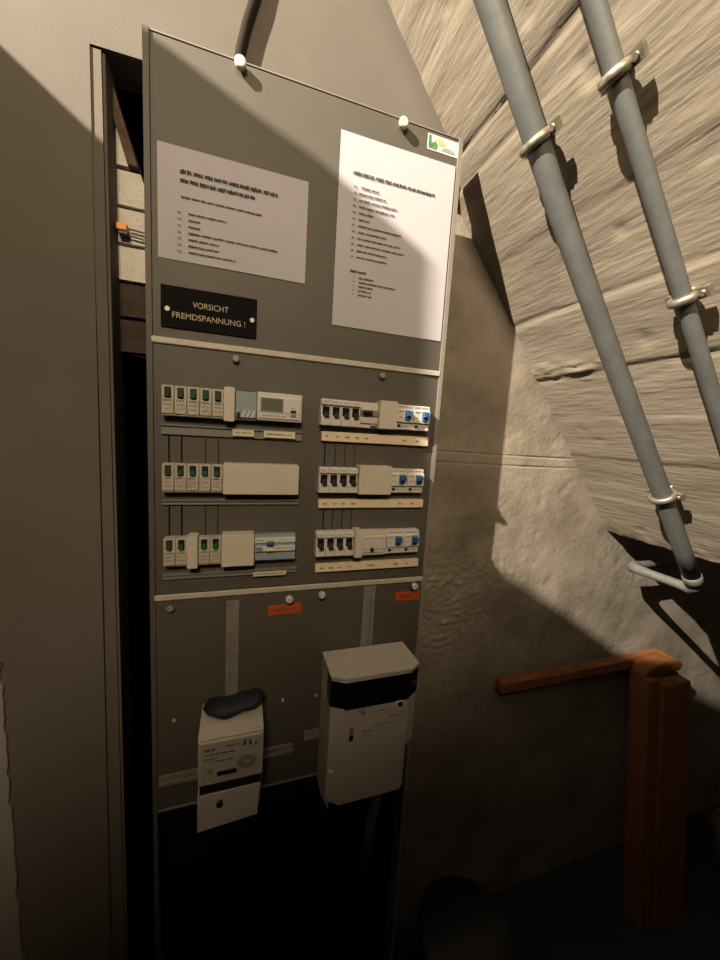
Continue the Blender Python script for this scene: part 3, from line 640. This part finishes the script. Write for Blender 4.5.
# ------------------------------------------------------------------ pipes on the stair soffit
def pipe_clamp(par, al, y, off, r, name='pipe_clamp'):
    c = soff(al, y, off); b = MB()
    # split ring around the pipe
    n = 24; wid = 0.0075
    inn, out = r+0.0003, r+0.0075
    yv = Vector((0, 1, 0))
    def P(q, rad, s): return c + (snor*math.cos(q) + yv*math.sin(q))*rad + sdir*s
    mr = 0.0055; nn = 8
    rings = [[b.bm.verts.new(P(2*math.pi*k/n, r + 0.0035 + mr*math.cos(2*math.pi*a_/nn), 1.25*mr*math.sin(2*math.pi*a_/nn))) for k in range(n)] for a_ in range(nn)]
    for a_ in range(nn):
        A_, B_ = rings[a_], rings[(a_+1) % nn]
        for k in range(n): b.bm.faces.new([A_[k], A_[(k+1) % n], B_[(k+1) % n], B_[k]]).smooth = True
    ring = b.build(name, 'clamp_zinc', par)
    b = MB()
    for sg_, ex in ((-1, 0.004), (1, -0.002)):       # ears with screws at both sides
        q = c + yv*sg_*(out+ex) - snor*0.006
        b.hexa([q + yv*(-0.008) + sdir*-wid + snor*-0.004, q + yv*0.008 + sdir*-wid + snor*-0.004, q + yv*0.008 + sdir*wid + snor*-0.004, q + yv*-0.008 + sdir*wid + snor*-0.004],
               [q + yv*(-0.008) + sdir*-wid + snor*0.004, q + yv*0.008 + sdir*-wid + snor*0.004, q + yv*0.008 + sdir*wid + snor*0.004, q + yv*-0.008 + sdir*wid + snor*0.004])
        b.cyl(q + snor*-0.004, q + snor*0.007, 0.0042, n=8)
    b.cyl(c - snor*out, c - snor*(off+0.004), 0.006, n=8)
    b.build('clamp_ear', 'clamp_zinc', ring)
P1Y, P1R, P1O = -0.117, 0.0168, 0.031
def p1y(al): return -0.127 + (al-0.15)*(0.045 if al < 0.15 else 0.0127)
pt = thing('conduit_pipe', soff(0.935, P1Y, P1O), 'thicker grey conduit pipe running down the stair soffit to an elbow', 'pipe', 'grey conduit pipes')
MB().tube([soff(-0.6+0.1*i, p1y(-0.6+0.1*i), P1O) for i in range(9)] + [soff(0.30+0.105*i, p1y(0.30+0.105*i), P1O) for i in range(1, 7)], P1R, 20).build('tube', 'pipe_grey', pt)
MB().tube([soff(0.905, P1Y, P1O), soff(0.908, P1Y, P1O), soff(0.927, P1Y, P1O), soff(0.930, P1Y, P1O)], [P1R, P1R+0.002, P1R+0.002, P1R-0.002], 20).build('coupling', 'pipe_bright', pt)
pipe_clamp(pt, -0.012, p1y(-0.012), P1O, P1R); pipe_clamp(pt, 0.672, p1y(0.672), P1O, P1R)
e0 = soff(0.930, P1Y, P1O)
X_, Z_ = e0.x + 0.012, e0.z - 0.020
path = [Vector((e0.x, P1Y, e0.z)), Vector((e0.x+0.006, P1Y+0.002, e0.z-0.010)), Vector((X_, P1Y+0.012, Z_)), Vector((X_, P1Y+0.035, Z_)), Vector((X_, -0.02, Z_)), Vector((X_, 0.012, Z_)), Vector((X_+0.006, 0.030, Z_)), Vector((X_+0.020, 0.038, Z_)), Vector((X_+0.05, 0.040, Z_)), Vector((X_+0.24, 0.040, Z_))]
MB().tube(path, [0.0145, 0.0140, 0.0135, 0.0110, 0.0110, 0.0130, 0.0150, 0.0140, 0.0110, 0.0110], 16).build('elbow', 'pipe_bright', pt)
P2Y, P2R, P2O = -0.250, 0.0108, 0.024
pt = thing('conduit_pipe', soff(1.25, P2Y, P2O), 'thinner grey conduit pipe to the right on the stair soffit', 'pipe', 'grey conduit pipes')
MB().tube([soff(-0.6+0.1*i, P2Y, P2O) for i in range(17)], P2R, 18).build('tube', 'pipe_grey', pt)
pipe_clamp(pt, -0.006, P2Y, P2O, P2R); pipe_clamp(pt, 0.283, P2Y, P2O, P2R)

# cable coming down the plaster behind the top of the board
MB().tube([(0.185, 0.0425, 0.948), (0.166, 0.0425, 0.76), (0.145, 0.0425, 0.655), (0.133, 0.0425, 0.615), (0.124, 0.0425, 0.575), (0.120, 0.0425, 0.520)], 0.0070, 12).build('wall_cable', 'cable_grey', label='dark grey cable running down the plaster behind the top of the board', cat='cable')
c = thing('wire_connector', (-0.050, 0.09, 0.293), 'small orange and black wire connector in the slit left of the board', 'connector')
MB().box(-0.0580, -0.0430, 0.080, 0.0965, 0.2985, 0.3085, 0.001).build('cap', 'connector_orange', c)
MB().box(-0.0560, -0.0420, 0.082, 0.0965, 0.2925, 0.2985, 0.001).build('socket', 'plastic_black', c)
b = MB().tube([(-0.042, 0.090, 0.3055), (-0.02, 0.091, 0.3040), (0.02, 0.092, 0.304)], 0.0015, 6).tube([(-0.042, 0.090, 0.2955), (-0.02, 0.091, 0.2935), (0.02, 0.092, 0.294)], 0.0015, 6)
b.build('wire', 'plastic_grey', c)

# ------------------------------------------------------------------ orange timber under the stairs
wf = thing('wooden_frame', (1.25, 0.03, FLOOR), 'orange-brown wooden post and rail standing against the concrete wall', 'frame')
MB().box(0.790, 1.30, 0.060, 0.090, -0.648, -0.619, 0.002).build('rail', 'wood_orange', wf)
def lean(x0, x1, y0, y1, zt, dy, dx=0.0):
    return MB().hexa([(x0+dx, y0+dy, FLOOR), (x1+dx, y0+dy, FLOOR), (x1+dx, y1+dy, FLOOR), (x0+dx, y1+dy, FLOOR)], [(x0, y0, zt), (x1, y0, zt), (x1, y1, zt), (x0, y1, zt)])
lean(1.243, 1.288, 0.002, 0.055, -0.648, -0.085, 0.0).build('post', 'wood_orange', wf)
lean(1.290, 1.402, -0.010, 0.022, -0.662, -0.085, 0.0).build('board', 'wood_orange', wf)
MB().prism([(1.252, -0.647), (1.40, -0.648), (1.412, -0.630), (1.385, -0.612), (1.262, -0.622)], 0.018, 0.09, 'y', bev=0.003).build('top_block', 'wood_orange', wf)

# things on the dark floor at the lower edge of the picture
b = thing('bucket', (0.66, -0.06, FLOOR), 'dark round bucket on the floor below the board', 'bucket')
MB().tube([(0.66, -0.06, FLOOR), (0.66, -0.06, FLOOR+0.20), (0.66, -0.06, FLOOR+0.21), (0.66, -0.06, FLOOR+0.20), (0.66, -0.06, FLOOR+0.02)], [0.095, 0.118, 0.122, 0.112, 0.088], 28).build('pail', 'bucket_black', b)
hd = [(0.66-0.118*math.cos(q), -0.06, FLOOR+0.20-0.11*math.sin(q)*0.4) for q in [math.pi*k/12 for k in range(13)]]
MB().tube([(x, -0.185, z) for x, y, z in hd], 0.003, 6).build('handle', 'steel_dull', b)
b = MB(); G = []
for i in range(13):
    v = i/12; ring = []
    for k in range(20):
        q = 2*math.pi*k/20; r = 0.125*(0.88+0.3*v-0.95*v**4)*(1+0.22*noise.noise(Vector((math.cos(q)*1.8, math.sin(q)*1.8, v*4))))
        ring.append(b.bm.verts.new((1.74+r*math.cos(q), -0.10+r*0.9*math.sin(q), FLOOR+0.30*v)))
    G.append(ring)
for i in range(12):
    for k in range(20):
        f = b.bm.faces.new([G[i][k], G[i][(k+1) % 20], G[i+1][(k+1) % 20], G[i+1][k]]); f.smooth = True
b.bm.faces.new(G[0]); b.bm.faces.new(G[-1])
b.build('sack', 'sack_beige', label='beige sack slumped on the floor at the lower right', cat='sack')
